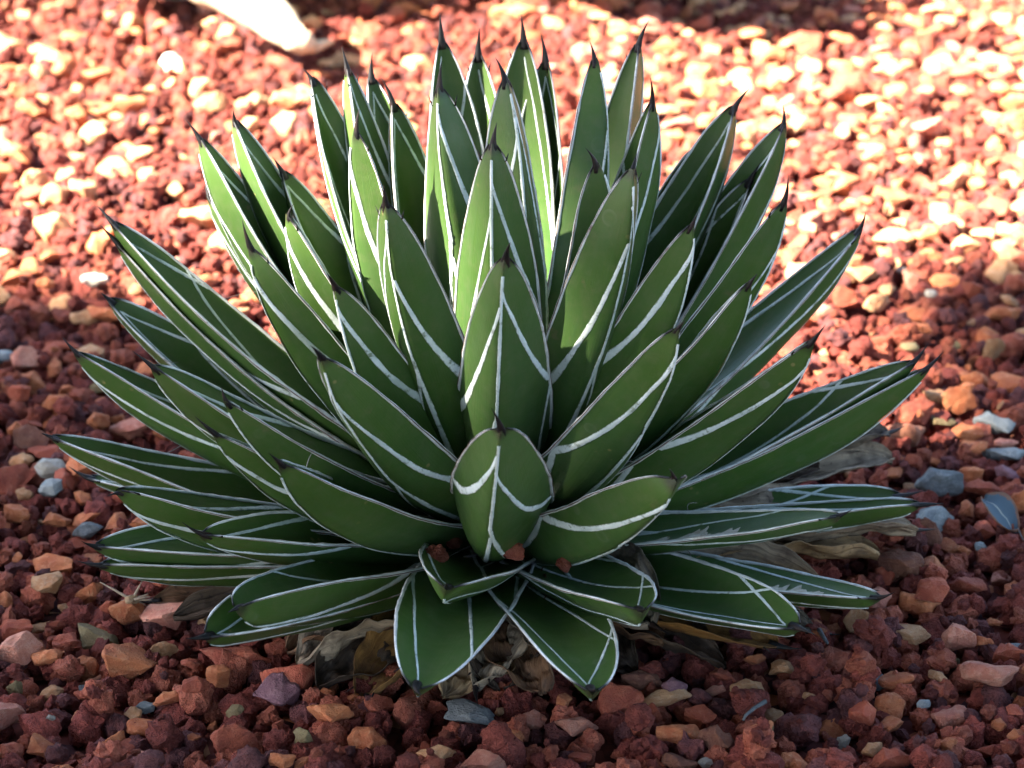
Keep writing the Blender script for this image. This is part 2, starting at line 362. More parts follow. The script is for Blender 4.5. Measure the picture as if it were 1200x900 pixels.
    def line(s, B, top, p0, p1, w0, w1, bow=0.0):
        """a line that is straight on the leaf from (u, t) to (u, t), with a slight bow"""
        x0, x1 = p0[0] * s.h(p0[1]), p1[0] * s.h(p1[1]); pts = []
        for q in (0, .2, .4, .6, .8, 1):
            t = p0[1] + (p1[1] - p0[1]) * q; pts.append((max(-1, min(1, (x0 + (x1 - x0) * q + bow * s.W * q * (1 - q)) / s.h(t))), t))
        s.ribbon(B, top, pts, w0, w1)
    def marking_mesh(s, detail=True):
        B = ([], [], []); R = s.rng; m = R.choice((-1, 1)); k = s.k; j = lambda a: R.uniform(-a, a); ts = R.uniform(.52, .74)
        # underside: line down the keel, straight legs that fork from it, facet lines out to the margins
        s.line(B, 0, (k * .9, .968), (k, ts), .0015, .0026, j(.02))
        s.line(B, 0, (k, ts + .01), (-m * .55 + j(.12), .03), .0026, .0046, -m * .12 + j(.05))
        s.line(B, 0, (k - m * .03, ts - .03), (m * .40 + j(.12), .03), .0026, .0046, m * .10 + j(.05))
        s.line(B, 0, (k, .94 + j(.02)), (m, .50 + j(.06)), .0015, .0028, m * j(.04))
        if R.random() < .75: s.line(B, 0, (k, .86 + j(.05)), (-m, .36 + j(.08)), .0014, .0028, j(.04))
        if R.random() < .6: s.line(B, 0, (m, .47 + j(.06)), (m * .62, .03), .0020, .0036, j(.06))
        # upper side: V from the base, trunk line on to the margin, lines from the tip
        ts = R.uniform(.36, .52); m = R.choice((-1, 1)); c = j(.12)
        s.line(B, 1, (m * .5 + j(.1), .08), (c, ts), .0042, .0030, j(.05)); s.line(B, 1, (-m * .5 + j(.1), .10), (c, ts - .01), .0042, .0030, j(.05))
        s.line(B, 1, (c, ts - .01), (-m, ts + .40 + j(.04)), .0030, .0015, j(.06))
        s.line(B, 1, (m * .05, .96), (m, .50 + j(.06)), .0014, .0028, m * .05)
        if R.random() < .7: s.line(B, 1, (-m * .03, .955), (-m, .70 + j(.05)), .0014, .0022, -m * .05)
        if R.random() < .6: s.line(B, 1, (-m, .46 + j(.05)), (-m * .66, .12), .0020, .0034, j(.05))
        return pydata('white_marking', B[0], B[1], True, B[2])
    def spine_mesh(s, ln=0.019):
        P, T, sd_, N = s.frame(1.0); V, F = [], []; m, n = 8, 9; R = s.rng
        bend = N * R.uniform(-.004, .006) + s.side * R.uniform(-.006, .006)
        for j in range(n + 1):
            q = j / n; c = P - T * .006 + T * (ln + .006) * q + bend * q * q
            rr = 0.0030 * (1 - q) ** 1.15 * (1 if q > .12 else .8) + 0.00012
            for i in range(m):
                a = 2 * math.pi * i / m; V.append(c + sd_ * math.cos(a) * rr * (1.0 if q > .3 else 1.1) + N * math.sin(a) * rr * .75 + N * (s.conc * s.h(.96) * .2) * (1 - q))
        for j in range(n):
            for i in range(m): F.append((j * m + i, j * m + (i + 1) % m, (j + 1) * m + (i + 1) % m, (j + 1) * m + i))
        F.append(tuple(range(n * m, n * m + m))); F.append(tuple(range(m - 1, -1, -1)))
        # small side spurs that sit beside the main point
        if R.random() < .55:
            for sg in (-1, 1):
                if R.random() < .7:
                    o = len(V); b0 = s.pt(1, sg * .95, .955); d = (T + sd_ * sg * .35).normalized(); l = R.uniform(.004, .008)
                    for i in range(4):
                        a = math.pi / 2 * i; V.append(b0 + sd_ * math.cos(a) * .0008 + N * math.sin(a) * .0008)
                    V.append(b0 + d * l)
                    for i in range(4): F.append((o + i, o + (i + 1) % 4, o + 4))
                    F.append((o + 3, o + 2, o + 1, o))
        return pydata('spine', V, F)

agave = bpy.data.objects.new('agave', None); COL.objects.link(agave); agave.empty_display_size = .1
tag(agave, 'dark green agave rosette with white striped leaves and black tip spines', 'agave')
# (tip px, tip py, near -1 / far +1, radius factor, width, extra)
SPEC = [
 # back, standing
 (365, 90, 1, 1, .050, {}), (406, 78, 1, 1, .046, {}), (434, 88, 1, 1, .046, {}), (517, 46, 1, 1, .052, {}), (560, 62, 1, 1, .046, {}), (614, 46, 1, 1, .052, {}),
 (749, 50, 1, 1, .050, {}), (698, 68, -1, 1, .046, {'az': -35}), (766, 118, -1, .96, .050, {}),
 # heart
 (514, 102, -1, 1, .056, {'az': -104, 'keel': -.12}), (593, 92, -1, 1, .046, {'az': -70}), (577, 168, -1, .98, .054, {'az': -92, 'keel': .0}),
 (416, 154, -1, .98, .050, {'az': -150, 'keel': -.2}), (451, 238, -1, .97, .056, {'keel': -.30}), (592, 303, -1, .95, .056, {'keel': .16}), (742, 198, -1, .98, .054, {'keel': .22}),
 (700, 190, -1, .9, .046, {'az': -20}), (640, 120, 1, .92, .046, {'az': 60}),
 # right
 (862, 124, -1, .99, .054, {}), (921, 144, 1, 1.0, .054, {}), (921, 236, -1, .96, .052, {}), (1010, 268, 1, 1, .054, {}), (795, 384, -1, .95, .058, {'keel': .1}),
 (952, 402, -1, .93, .054, {}), (1074, 424, 1, .95, .056, {}), (1088, 432, 1, .97, .05, {'bow': .07}),
 # left
 (233, 162, 1, 1, .054, {}), (273, 140, 1, 1, .052, {}), (302, 188, 1, .96, .05, {'roll': .15}), (243, 228, 1, .98, .048, {}), (292, 290, -1, .96, .054, {}),
 (130, 260, 1, 1, .054, {}), (136, 284, -1, 1.0, .052, {}), (126, 350, 1, .99, .056, {}), (376, 418, -1, .95, .058, {'keel': -.15}),
 (88, 414, 1, .99, .054, {}), (178, 430, -1, .93, .054, {}), (58, 512, 1, .99, .054, {}),
 (328, 544, -1, .92, .058, {}), (100, 560, 1, .95, .046, {'bow': .03}), (136, 576, -1, .92, .056, {}), (110, 642, -1, .94, .055, {'bow': .03}), (116, 664, -1, .93, .05, {'bow': .02}),
 (276, 714, -1, .92, .058, {'bow': .03, 'blunt': .9}), (240, 748, -1, .94, .055, {'bow': .02, 'blunt': .9}),
 # front
 (588, 504, -1, .97, .060, {'keel': .18, 'blunt': .25, 'bow': .09, 'thick': .024, 'conc': .7}), (524, 690, -1, .74, .064, {'blunt': .6, 'bow': .02, 'keel': .2, 'conc': .34, 'roll': -.15}), (752, 716, -1, .80, .062, {'blunt': 1.0, 'bow': .02, 'conc': .3}),
 (793, 562, -1, .93, .058, {'blunt': .9}), (486, 808, -1, .95, .066, {'blunt': .8, 'bow': -.03, 'conc': .3}), (694, 812, -1, .95, .064, {'blunt': .9, 'bow': -.02, 'conc': .25}),
 (985, 606, -1, .86, .046, {'blunt': .8, 'bow': .02, 'conc': .18, 'thick': .010, 'scar': (.35, .42, .80)}), (1058, 582, 1, .9, .042, {'blunt': .8, 'bow': .02, 'thick': .010}), (1080, 592, 1, .92, .038, {'blunt': .8, 'bow': .02, 'thick': .010}),
 (936, 736, -1, .90, .058, {'blunt': .8, 'bow': .01, 'conc': .34}), (1032, 702, -1, .93, .050, {'blunt': .9, 'bow': .01, 'conc': .18, 'thick': .011, 'scar': (.25, .60, .95)}),
 # inner infill on the left
 (392, 335, -1, .86, .046, {}), (812, 262, -1, .92, .05, {}), (880, 330, -1, .9, .048, {}), (250, 508, -1, .84, .048, {}), (236, 628, -1, .84, .046, {'bow': .03}), (335, 250, -1, .9, .044, {}), (196, 330, 1, .9, .046, {}), (262, 470, -1, .9, .044, {}),
 # leaves at the back of the rosette
 (330, 200, 1, .86, .05, {}), (640, 70, 1, .9, .05, {}), (460, 120, 1, .88, .05, {}), (820, 170, 1, .9, .05, {}), (880, 210, 1, .88, .05, {}),
]
leaf_objs, LEAVES = [], []
k = M('leaf_scar_crust', .85, .2); v = k.coord(); g_ = k.noise(v, 150, 4, .7)
k.color(k.mix(k.ramp(g_, [(.35, 0.0), (.65, 1.0)]), (.32, .27, .19), (.60, .55, .45))); k.bump(g_, .6, .001); SCAR = k.m
def make_leaf(lf, mat, parent, marks=True, name='leaf'):
    o = mesh_obj(name, lf.mesh(), mat, parent); mesh_obj('margin', lf.margin_mesh(), MARGIN, o)
    if marks: mesh_obj('white_marking', lf.marking_mesh(), LINE, o)
    mesh_obj('spine', lf.spine_mesh(lf.rng.choice((.006, .010, .012, .013, .014, .016))), SPINE, o)
    return o
R0 = 0.278
for i, (px, py, sg, rf, W, ex) in enumerate(SPEC):
    ex = dict(ex); tip = on_sphere(px, py, sg, R0 * rf)
    if tip.z < 0.014: tip.z = 0.014
    d = tip - CORE; az = math.radians(ex.pop('az')) if 'az' in ex else math.atan2(d.y, d.x)
    el = math.asin(max(-1, min(1, d.normalized().z)))
    rb = .016 + .012 * math.cos(el); base = Vector((math.cos(az) * rb, math.sin(az) * rb, .028 + .055 * max(0, math.sin(el))))
    scar = ex.pop('scar', None)
    ex.setdefault('bow', .045 + .03 * math.cos(el)); ex.setdefault('roll', random.uniform(-.12, .12)); ex.setdefault('conc', random.uniform(.42, .6))
    lf = Leaf(base, tip, W * .95, az=az, seed=i * 1.37 + 2, **ex); LEAVES.append(lf)
    o = make_leaf(lf, LEAF, agave); leaf_objs.append(o)
    if scar:
        o['label'] = 'leaf with a pale crusty scar along its edge'; u0, t0, t1 = scar
        sg = 1 if lf.pt(1, 1, .6).y < lf.pt(1, -1, .6).y else -1; V, F, nt_, nu_ = [], [], 60, 6
        for a_ in range(nt_ + 1):
            q = a_ / nt_; t = t0 + (t1 - t0) * q; wdt = (1 - u0) * (math.sin(math.pi * q) ** .5) * (.62 + .55 * noise.noise(Vector((q * 7, i, 1))) + .35 * noise.noise(Vector((q * 24, i, 5))))
            wdt = max(.02, min(wdt * 2.1, 1.35))
            for b_ in range(nu_ + 1):
                u = .985 - wdt * b_ / nu_; t2 = t + .004 * noise.noise(Vector((q * 40, b_, 3))); V.append(lf.pt(1, sg * u, t2) + lf.normal(1, sg * u, t2) * (.0003 + .0006 * abs(noise.noise(Vector((q * 30, b_ * .8, 7))))))
        for a_ in range(nt_):
            for b_ in range(nu_): c_ = a_ * (nu_ + 1) + b_; F.append((c_, c_ + 1, c_ + nu_ + 2, c_ + nu_ + 1))
        mesh_obj('scar', pydata('scar', V, F), SCAR, o)
# short thick stem that carries the leaves
st_v, st_f = [], []
for j, (z, r) in enumerate([(-.01, .03), (.01, .036), (.035, .036), (.06, .03), (.085, .018), (.10, .004)]):
    for q in range(14):
        a = q / 14 * 2 * math.pi; rr = r * (1 + .1 * math.sin(a * 5 + j)); st_v.append((rr * math.cos(a), rr * math.sin(a), z))
for j in range(5):
    for q in range(14): st_f.append((j * 14 + q, j * 14 + (q + 1) % 14, (j + 1) * 14 + (q + 1) % 14, (j + 1) * 14 + q))
mesh_obj('stem', pydata('stem', st_v, st_f), DRY['brown'], agave)
# dried leaves under the rosette: (tip px, py, tip z, base px, py, base z, width, curl, crumple, colour)
DEAD = [
 (1042, 508, .050, 820, 560, .045, .060, .35, .007, 'blue'), (1046, 538, .040, 820, 585, .04, .062, .5, .008, 'grey'), (960, 548, .045, 780, 590, .03, .05, .5, .008, 'dark'),
 (1074, 622, .034, 820, 640, .04, .070, .35, .008, 'grey'), (1030, 650, .030, 820, 660, .034, .060, .5, .008, 'beige'), (1060, 600, .030, 780, 620, .03, .044, .6, .006, 'brown'),
 (972, 704, .034, 800, 690, .03, .062, .9, .006, 'grey'), (912, 758, .022, 750, 730, .025, .058, .7, .005, 'gold'), (850, 782, .012, 720, 740, .015, .042, .8, .007, 'dark'), (956, 742, .014, 780, 715, .018, .04, .8, .008, 'blue'),
 (168, 668, .030, 400, 660, .03, .060, .3, .006, 'beige'), (203, 724, .018, 420, 700, .02, .042, .8, .005, 'dark'), (178, 706, .014, 400, 690, .015, .04, .7, .006, 'brown'),
 (336, 762, .018, 470, 740, .025, .056, .5, .012, 'brown'), (372, 806, .012, 500, 760, .025, .056, .5, .012, 'dark'), (424, 824, .010, 520, 750, .03, .056, .7, .006, 'gold'), (350, 780, .020, 480, 740, .03, .05, .7, .012, 'grey'),
 (520, 816, .012, 580, 750, .03, .058, .4, .012, 'beige'), (556, 806, .016, 590, 740, .035, .050, .8, .013, 'grey'), (636, 812, .016, 600, 740, .035, .056, .9, .013, 'brown'), (585, 812, .010, 590, 740, .03, .07, .2, .010, 'dark'),
 (764, 732, .046, 680, 720, .04, .070, .4, .009, 'blue'), (712, 806, .014, 650, 740, .03, .060, .7, .010, 'grey'), (776, 756, .022, 680, 740, .025, .050, .7, .010, 'brown'), (740, 790, .012, 680, 740, .02, .05, .5, .010, 'dark'),
 (330, 700, .016, 480, 690, .02, .05, .5, .008, 'dark'),
]
for i, (tx, ty, tz, bx, by, bz, W, curl, cr, c) in enumerate(DEAD):
    cr *= .6; b = on_z(bx, by, bz); b = Vector((b.x * .6, b.y * .6, bz)); t = on_z(tx, ty, tz); rl = random.uniform(.1, .4)
    if Leaf(b, t, W, roll=rl, seed=1).n0.y > Leaf(b, t, W, roll=-rl, seed=1).n0.y: rl = -rl
    lf = Leaf(b, t, W, bow=-.02, roll=rl, conc=.3, thick=.0025, blunt=.4, crumple=cr, curl=curl, seed=i * 2.11 + 50)
    o = mesh_obj('dry_leaf', lf.mesh(30, 48), DRY[c], agave); mesh_obj('margin', lf.margin_mesh(.0006), DRY[c], o)
    if i % 3 == 0 or c == 'gold': mesh_obj('spine', lf.spine_mesh(.014), SPINE, o)
    o['label'] = {'grey': 'shrivelled pale grey dry leaf', 'blue': 'shrivelled blue grey dry leaf', 'brown': 'curled brown dry leaf', 'gold': 'golden brown dry leaf', 'beige': 'beige papery dry leaf', 'dark': 'dark withered dry leaf'}[c]
# loose white fibres along some leaves
fib_v = []
def tube_mesh(name, pts, rad, m=5):
    V, F = [], []; n = len(pts)
    for j, p in enumerate(pts):
        T = (pts[min(j + 1, n - 1)] - pts[max(j - 1, 0)]).normalized(); a = T.orthogonal().normalized(); b = T.cross(a)
        r = rad(j / (n - 1)) if callable(rad) else rad
        for q in range(m): V.append(p + (a * math.cos(2 * math.pi * q / m) + b * math.sin(2 * math.pi * q / m)) * r)
    for j in range(n - 1):
        for q in range(m): F.append((j * m + q, j * m + (q + 1) % m, (j + 1) * m + (q + 1) % m, (j + 1) * m + q))
    F.append(tuple(range(m - 1, -1, -1))); F.append(tuple(range((n - 1) * m, n * m)))
    return pydata(name, V, F)
frng = random.Random(4)
for li in (1, 6, 19, 21, 23, 24, 31, 32, 33, 37, 38, 41, 43, 51, 54):
    lf = LEAVES[li]; t0 = frng.uniform(.25, .9); sg = frng.choice((-1, 1)); p = lf.pt(1, sg, t0); P, T, sd_, N = lf.frame(t0)
    d = (T * frng.uniform(-1.0, .3) + N * frng.uniform(.2, .9) + sd_ * sg * frng.uniform(.2, 1)).normalized(); l = frng.uniform(.012, .035); cv = Vector((frng.uniform(-1, 1), frng.uniform(-1, 1), frng.uniform(-1, .4))) * l * .6
    mesh_obj('fibre', tube_mesh('fibre', [p + d * l * q + cv * q * q for q in [x / 10 for x in range(11)]], lambda q: .00035 * (1 - q * .7), 4), DRYEDGE, leaf_objs[li])

# ------------------------------------------------------------------ stone shapes
def ico(sub):
    bm = bmesh.new(); bmesh.ops.create_icosphere(bm, subdivisions=sub, radius=1); return bm
def lava_mesh(seed, sub=3):
    bm = ico(sub); r = random.Random(seed); sc = Vector((r.uniform(.85, 1.2), r.uniform(.75, 1.05), r.uniform(.65, .95))); o = seed * 5.17
    for v in bm.verts:
        n = v.co.normalized()
        d = .42 * nz(n, 1.3, o) + .30 * nz(n, 2.7, o + 3) + .20 * nz(n, 5.2, o + 7) + .10 * nz(n, 10, o)
        vd = noise.voronoi(n * 2.6 + Vector((o, o, -o)))[0][0]; d -= .22 * max(0, 1 - vd / .26)
        co = n * (1 + d); v.co = Vector((co.x * sc.x, co.y * sc.y, co.z * sc.z))
    me = bpy.data.meshes.new('lava_pebble'); bm.to_mesh(me); bm.free()
    me.polygons.foreach_set('use_smooth', [True] * len(me.polygons)); me.set_sharp_from_angle(angle=math.radians(42)); return me
def chip_mesh(seed, flat=.6, elong=1.3, round_=0.0):
    """broken sandstone: convex hull of a few points, worn edges, rough faces"""
    r = random.Random(seed); bm = bmesh.new()
    for i in range(13 if not round_ else 30):
        v = Vector((r.gauss(0, 1), r.gauss(0, 1), r.gauss(0, 1))).normalized() * r.uniform(.8, 1.0)
        bm.verts.new((v.x * elong, v.y, v.z * flat))
    bmesh.ops.convex_hull(bm, input=bm.verts)
    bmesh.ops.dissolve_limit(bm, angle_limit=.32, verts=bm.verts, edges=bm.edges)
    bmesh.ops.bevel(bm, geom=list(bm.edges), offset=.09 + .12 * round_, segments=2 if not round_ else 3, affect='EDGES', profile=.55, clamp_overlap=True)
    bmesh.ops.triangulate(bm, faces=bm.faces)
    bmesh.ops.subdivide_edges(bm, edges=[e for e in bm.edges if e.calc_length() > .35], cuts=1, use_grid_fill=True)
    bmesh.ops.triangulate(bm, faces=bm.faces)
    bmesh.ops.subdivide_edges(bm, edges=[e for e in bm.edges if e.calc_length() > .28], cuts=1, use_grid_fill=True)
    bmesh.ops.triangulate(bm, faces=bm.faces); bmesh.ops.recalc_face_normals(bm, faces=bm.faces); bm.normal_update()
    o = seed * 3.3
    for v in bm.verts:
        v.co += v.normal * ((.10 * nz(v.co, 1.9, o) + .055 * nz(v.co, 5.0, o) + .02 * nz(v.co, 11, o)) * (1 - .6 * round_))
    me = bpy.data.meshes.new('stone'); bm.to_mesh(me); bm.free()
    me.polygons.foreach_set('use_smooth', [True] * len(me.polygons))
    try: me.set_sharp_from_angle(angle=math.radians(38))
    except Exception: pass
    return me
LAVA_ME = [lava_mesh(i + 1) for i in range(12)]
rs = random.Random(5)
CHIP_ME = [chip_mesh(i + 40, rs.uniform(.45, .85), rs.uniform(1.05, 1.7)) for i in range(16)]
PEB_ME = [chip_mesh(i + 90, rs.uniform(.55, .8), rs.uniform(1.1, 1.4), 1.0) for i in range(5)]

# ------------------------------------------------------------------ height field, so that stones lie on each other
GX0, GY0, GS = -1.0, -0.55, 0.003
NX, NY = int(2.0 / GS), int(2.3 / GS)
HF = np.zeros((NY, NX), dtype=np.float32)
def foot(x, y, r):
    i0, i1 = int((x - r - GX0) / GS), int((x + r - GX0) / GS) + 1; j0, j1 = int((y - r - GY0) / GS), int((y + r - GY0) / GS) + 1
    if i0 < 0 or j0 < 0 or i1 >= NX or j1 >= NY: return None
    return i0, i1, j0, j1
def drop(x, y, r, hz, sink=.35):
    """rest a stone (half width r, half height hz) on the pile; returns the centre height"""
    f = foot(x, y, r * .8); g = ground_height(x, y)
    if f is None: return g + hz * .6
    i0, i1, j0, j1 = f; base = float(np.percentile(HF[j0:j1, i0:i1], 55)) + g * 0
    z = base + hz * (1 - sink)
    yy, xx = np.mgrid[j0:j1, i0:i1]; d = ((xx * GS + GX0 - x) ** 2 + (yy * GS + GY0 - y) ** 2) / (r * .95) ** 2
    top = z + hz * np.sqrt(np.clip(1 - d, 0, 1)) * .9
    HF[j0:j1, i0:i1] = np.where(d < 1, np.maximum(HF[j0:j1, i0:i1], top), HF[j0:j1, i0:i1]); return z
for j in range(0, NY):
    y = GY0 + j * GS
    if j % 10 == 0:
        row = np.interp(np.arange(NX), np.arange(0, NX, 16), [ground_height(GX0 + i * GS, y) for i in range(0, NX, 16)])
    HF[j] = row

# layer 1: bed of small lava pieces everywhere (always part of the gravel mass)
rng = random.Random(21); bed = []; far_bed = []
sp = .0155; yy = GY0 + .03
while yy < GY0 + 2.25:
    xw = .36 + (yy + .3) * .24 + .25; xx = -xw
    while xx < xw:
        x, y = xx + rng.uniform(-.5, .5) * sp, yy + rng.uniform(-.5, .5) * sp; r = rng.choice((.006, .008, .0095, .011)) * rng.uniform(.85, 1.15)
        if abs(x) < .97: bed.append((x, y, drop(x, y, r, r * .75, .5), r))
        xx += sp
    yy += sp
# beyond the height field: one looser layer of gravel out to the sides and back
yy = -1.2
while yy < 3.4:
    xx = -1.7
    while xx < 1.7:
        inside = GY0 + .03 < yy < GY0 + 2.25 and abs(xx) < min(.97, .61 + (yy + .3) * .24)
        if not inside:
            x, y = xx + rng.uniform(-.009, .009), yy + rng.uniform(-.009, .009); r = rng.uniform(.007, .013); far_bed.append((x, y, ground_height(x, y) + r * rng.uniform(.2, .7), r))
        xx += .0175
    yy += .0175

# layer 2: the stones one can pick out in the photograph: px, py, width px, height px, colour, (label)
PICK = [
 (62,662,45,24,'orange'),(56,683,38,28,'tan'),(104,694,32,30,'orange'),(5,704,22,20,'orange'),(18,738,42,30,'terracotta red'),(24,760,48,40,'salmon pink'),(50,735,28,15,'tan'),(56,768,36,22,'orange'),
 (115,750,62,32,'olive beige'),(150,718,40,34,'orange'),(128,712,20,18,'terracotta red'),(196,720,56,38,'salmon pink'),(192,762,36,22,'tan'),(150,775,68,42,'orange'),(100,784,30,34,'orange'),(106,808,26,20,'slate grey'),
 (17,806,18,28,'olive beige'),(200,818,46,20,'orange'),(228,802,32,24,'terracotta red'),(257,792,30,30,'orange'),(60,842,11,12,'cream white'),(277,868,56,42,'terracotta red'),
 (275,772,84,34,'terracotta red'),(338,790,62,44,'terracotta red'),(380,808,32,28,'orange'),(388,836,56,32,'orange'),(330,890,34,26,'orange'),(430,865,46,36,'orange'),(445,825,36,22,'terracotta red'),
 (510,830,28,22,'terracotta red'),(512,885,46,28,'tan'),(572,892,60,32,'salmon pink'),(624,846,30,24,'salmon pink'),(675,852,48,32,'salmon pink'),(585,834,12,12,'tan'),
 (728,824,54,40,'terracotta red'),(752,798,46,26,'brown'),(780,818,58,17,'tan'),(768,834,28,24,'terracotta red'),(800,862,58,22,'orange'),(840,868,42,40,'brown'),(795,893,44,26,'brown'),
 (876,808,38,26,'tan'),(917,783,32,22,'tan'),(815,785,24,20,'terracotta red'),(885,773,26,18,'orange'),(986,853,52,17,'orange'),(1010,838,30,34,'terracotta red'),(1042,830,36,32,'orange'),
 (932,893,34,22,'orange'),(958,892,20,24,'orange'),(1022,878,28,18,'tan'),(1042,890,48,32,'terracotta red'),(1052,798,40,22,'orange'),
 (1008,730,36,36,'tan'),(1076,708,48,38,'orange'),(1068,743,46,20,'tan'),(1124,745,36,42,'salmon pink'),(1158,787,62,34,'salmon pink'),(1112,840,42,34,'salmon pink'),
 (1190,697,32,32,'orange'),(1053,664,54,40,'brown'),(1092,668,42,34,'orange'),(1092,693,38,22,'terracotta red'),(1135,688,42,24,'terracotta red'),(1035,677,26,22,'terracotta red'),(1150,752,26,18,'orange'),
 (1198,826,22,22,'orange'),(1111,872,26,20,'orange'),(1124,470,42,34,'orange'),(1070,482,50,28,'terracotta red'),(1060,508,42,40,'brown'),(1094,463,30,20,'tan'),(1185,452,46,28,'orange'),(1178,478,42,20,'terracotta red'),
 (1135,506,36,18,'orange'),(1180,520,28,13,'salmon pink'),(1140,556,28,20,'orange'),(1152,573,52,22,'terracotta red'),(1070,540,30,22,'terracotta red'),(1100,543,30,14,'orange'),
 (1086,626,32,36,'brown'),(1115,643,48,24,'orange'),(1133,597,17,26,'orange'),(1195,585,22,30,'orange'),(1150,622,30,22,'terracotta red'),
 (30,452,50,30,'orange'),(78,458,22,15,'orange'),(65,472,30,20,'orange'),(62,493,42,23,'orange'),(115,493,27,20,'orange'),(137,491,17,16,'orange'),(155,503,52,22,'salmon pink'),(192,508,30,16,'orange'),
 (18,506,18,36,'orange'),(36,515,42,26,'brown'),(55,532,50,22,'terracotta red'),(25,538,30,16,'tan'),(100,545,38,25,'orange'),(165,410,38,24,'terracotta red'),(70,408,46,18,'terracotta red'),
 (75,563,30,24,'terracotta red'),(28,580,22,15,'tan'),(18,603,36,24,'orange'),(65,610,36,22,'orange'),(102,608,32,15,'orange'),(138,615,28,22,'orange'),(165,613,38,18,'orange'),(15,563,50,30,'terracotta red'),(95,638,32,13,'terracotta red'),(110,660,30,24,'orange'),
 (20,327,36,21,'orange'),(62,268,40,38,'tan'),(64,230,32,30,'tan'),(97,222,30,40,'tan'),(115,285,24,36,'orange'),(57,302,27,18,'orange'),(53,331,22,15,'orange'),(160,340,18,20,'tan'),(18,222,15,16,'orange'),(42,212,32,28,'tan'),
 (120,368,44,20,'orange'),(98,372,36,20,'tan'),(70,372,30,20,'terracotta red'),(20,360,26,22,'terracotta red'),(24,460,26,20,'terracotta red'),
 (1070,370,42,18,'orange'),(1073,388,36,20,'orange'),(1027,355,38,20,'tan'),(1025,402,58,19,'terracotta red'),(1165,410,36,30,'tan'),(1144,424,22,15,'orange'),(1175,368,40,22,'orange'),
 (990,350,28,28,'terracotta red'),(965,365,32,18,'salmon pink'),(885,310,26,22,'orange'),(918,302,32,17,'orange'),(935,375,36,22,'orange'),(1010,322,44,24,'tan'),(890,340,24,20,'orange'),(910,420,22,20,'orange'),(1110,330,40,16,'orange'),(1190,330,30,26,'tan'),
 (34,130,32,22,'orange'),(90,136,28,28,'orange'),(235,256,54,28,'tan'),(165,182,30,20,'tan'),(175,205,28,24,'tan'),(250,120,40,22,'tan'),(335,118,36,22,'tan'),(205,75,30,18,'cream white'),(30,20,24,18,'tan'),(270,38,34,22,'tan'),
 (205,345,26,20,'orange'),(240,330,30,18,'orange'),(330,120,30,18,'orange'),(475,140,40,16,'tan'),(490,75,34,20,'tan'),
]
UNIQUE = [  # px, py, w, h, colour, round, label
 (325,811,50,42,'mauve',0,'mauve pink blocky stone in front of the dry leaves'),
 (170,829,23,16,'pale blue grey',1,'small smooth blue grey pebble lying alone among maroon lava'),
 (275,834,21,15,'olive beige',1,'small yellowish pebble near the mauve blocky stone'),
 (355,863,21,21,'olive beige',0,'small speckled cream and grey pebble in front of an orange stone'),
 (551,836,60,27,'slate grey',0,'dark blue grey slate chip right below the front green leaf'),
 (790,805,28,22,'mauve',0,'pale mauve stone leaning on a flat tan slab'),
 (828,895,19,15,'cream white',1,'round cream pebble beside a brown stone'),
 (892,855,31,23,'olive beige',1,'smooth yellow beige pebble beside a dark twig'),
 (987,870,19,20,'cream white',0,'chalky white pebble among maroon lava'),
 (1022,796,42,20,'slate grey',0,'black and white striped stone flake among maroon lava'),
 (1115,776,19,20,'olive beige',0,'small olive grey pebble beside a long salmon stone'),
 (1082,826,17,11,'pale blue grey',1,'tiny pale blue grey pebble among brick red lava'),
 (1190,762,32,15,'pale blue grey',1,'smooth pale pebble with blue cap by a lava lump'),
 (1166,498,48,24,'pale blue grey',0,'large pale blue grey stone behind another pale blue stone'),
 (1176,530,48,20,'pale blue grey',0,'long pale blue grey stone in front of a rounder pale one'),
 (1106,494,36,14,'olive beige',1,'flat olive pebble between orange stones'),
 (1100,566,52,36,'slate grey',0,'slate purple flat topped stone beyond the leaf tips'),
 (1180,556,30,18,'mauve',0,'pale mauve stone beyond the fallen leaf'),
 (1095,610,44,32,'pale blue grey',0,'pale grey green stone behind a round brown stone'),
 (1063,622,17,24,'cream white',0,'small pale grey stone at the end of a dry leaf'),
 (1148,641,15,11,'pale blue grey',1,'tiny bluish pebble near the fallen leaf'),
 (2,418,28,16,'pale blue grey',1,'smooth pale blue pebble beside brick red lava'),
 (120,453,36,18,'olive beige',1,'flat olive tan pebble under a pointed green leaf'),
 (59,549,36,28,'cream white',1,'white and brown mottled pebble above a blue grey one'),
 (62,573,29,23,'pale blue grey',1,'pale blue grey pebble touching a mottled white one'),
 (103,622,36,20,'slate grey',1,'smooth slate blue pebble near a pointed green leaf'),
 (112,328,30,17,'cream white',0,'white chunky pebble between two pointed green leaves'),
 (1066,407,24,11,'olive beige',1,'thin olive pebble in front of twin orange stones'),
 (1116,407,20,16,'olive beige',0,'small olive grey stone beside maroon lava'),
 (1055,317,15,9,'cream white',1,'tiny cream pebble at the edge of the sunlight'),
 (1090,345,17,11,'cream white',1,'tiny pale pebble just outside the sunlit gravel'),
]
stones_fixed = []; occupied = []
def fixed(px, py, wpx, hpx, colour, rnd, label):
    z0 = .012; p = on_z(px, py, z0); sc = FPX / (p - CAM).length
    rx = wpx / sc / 2; dep = math.asin((CAM - p).normalized().z)
    hz = min(max(hpx / sc / 2 / (math.cos(dep) * .75 + math.sin(dep) * .9), .3 * rx), rx * 1.2)
    rx *= 1.08; hz *= 1.08; zc = drop(p.x, p.y, rx * .9, hz, .30)
    p = on_z(px, py, zc); stones_fixed.append((p, rx, hz, colour, rnd, label)); occupied.append((p.x, p.y, rx))
for a in UNIQUE: fixed(*a)
for px, py, wp, hp, c in PICK: fixed(px, py, wp, hp, c, 0, None)
OC = np.array(occupied)
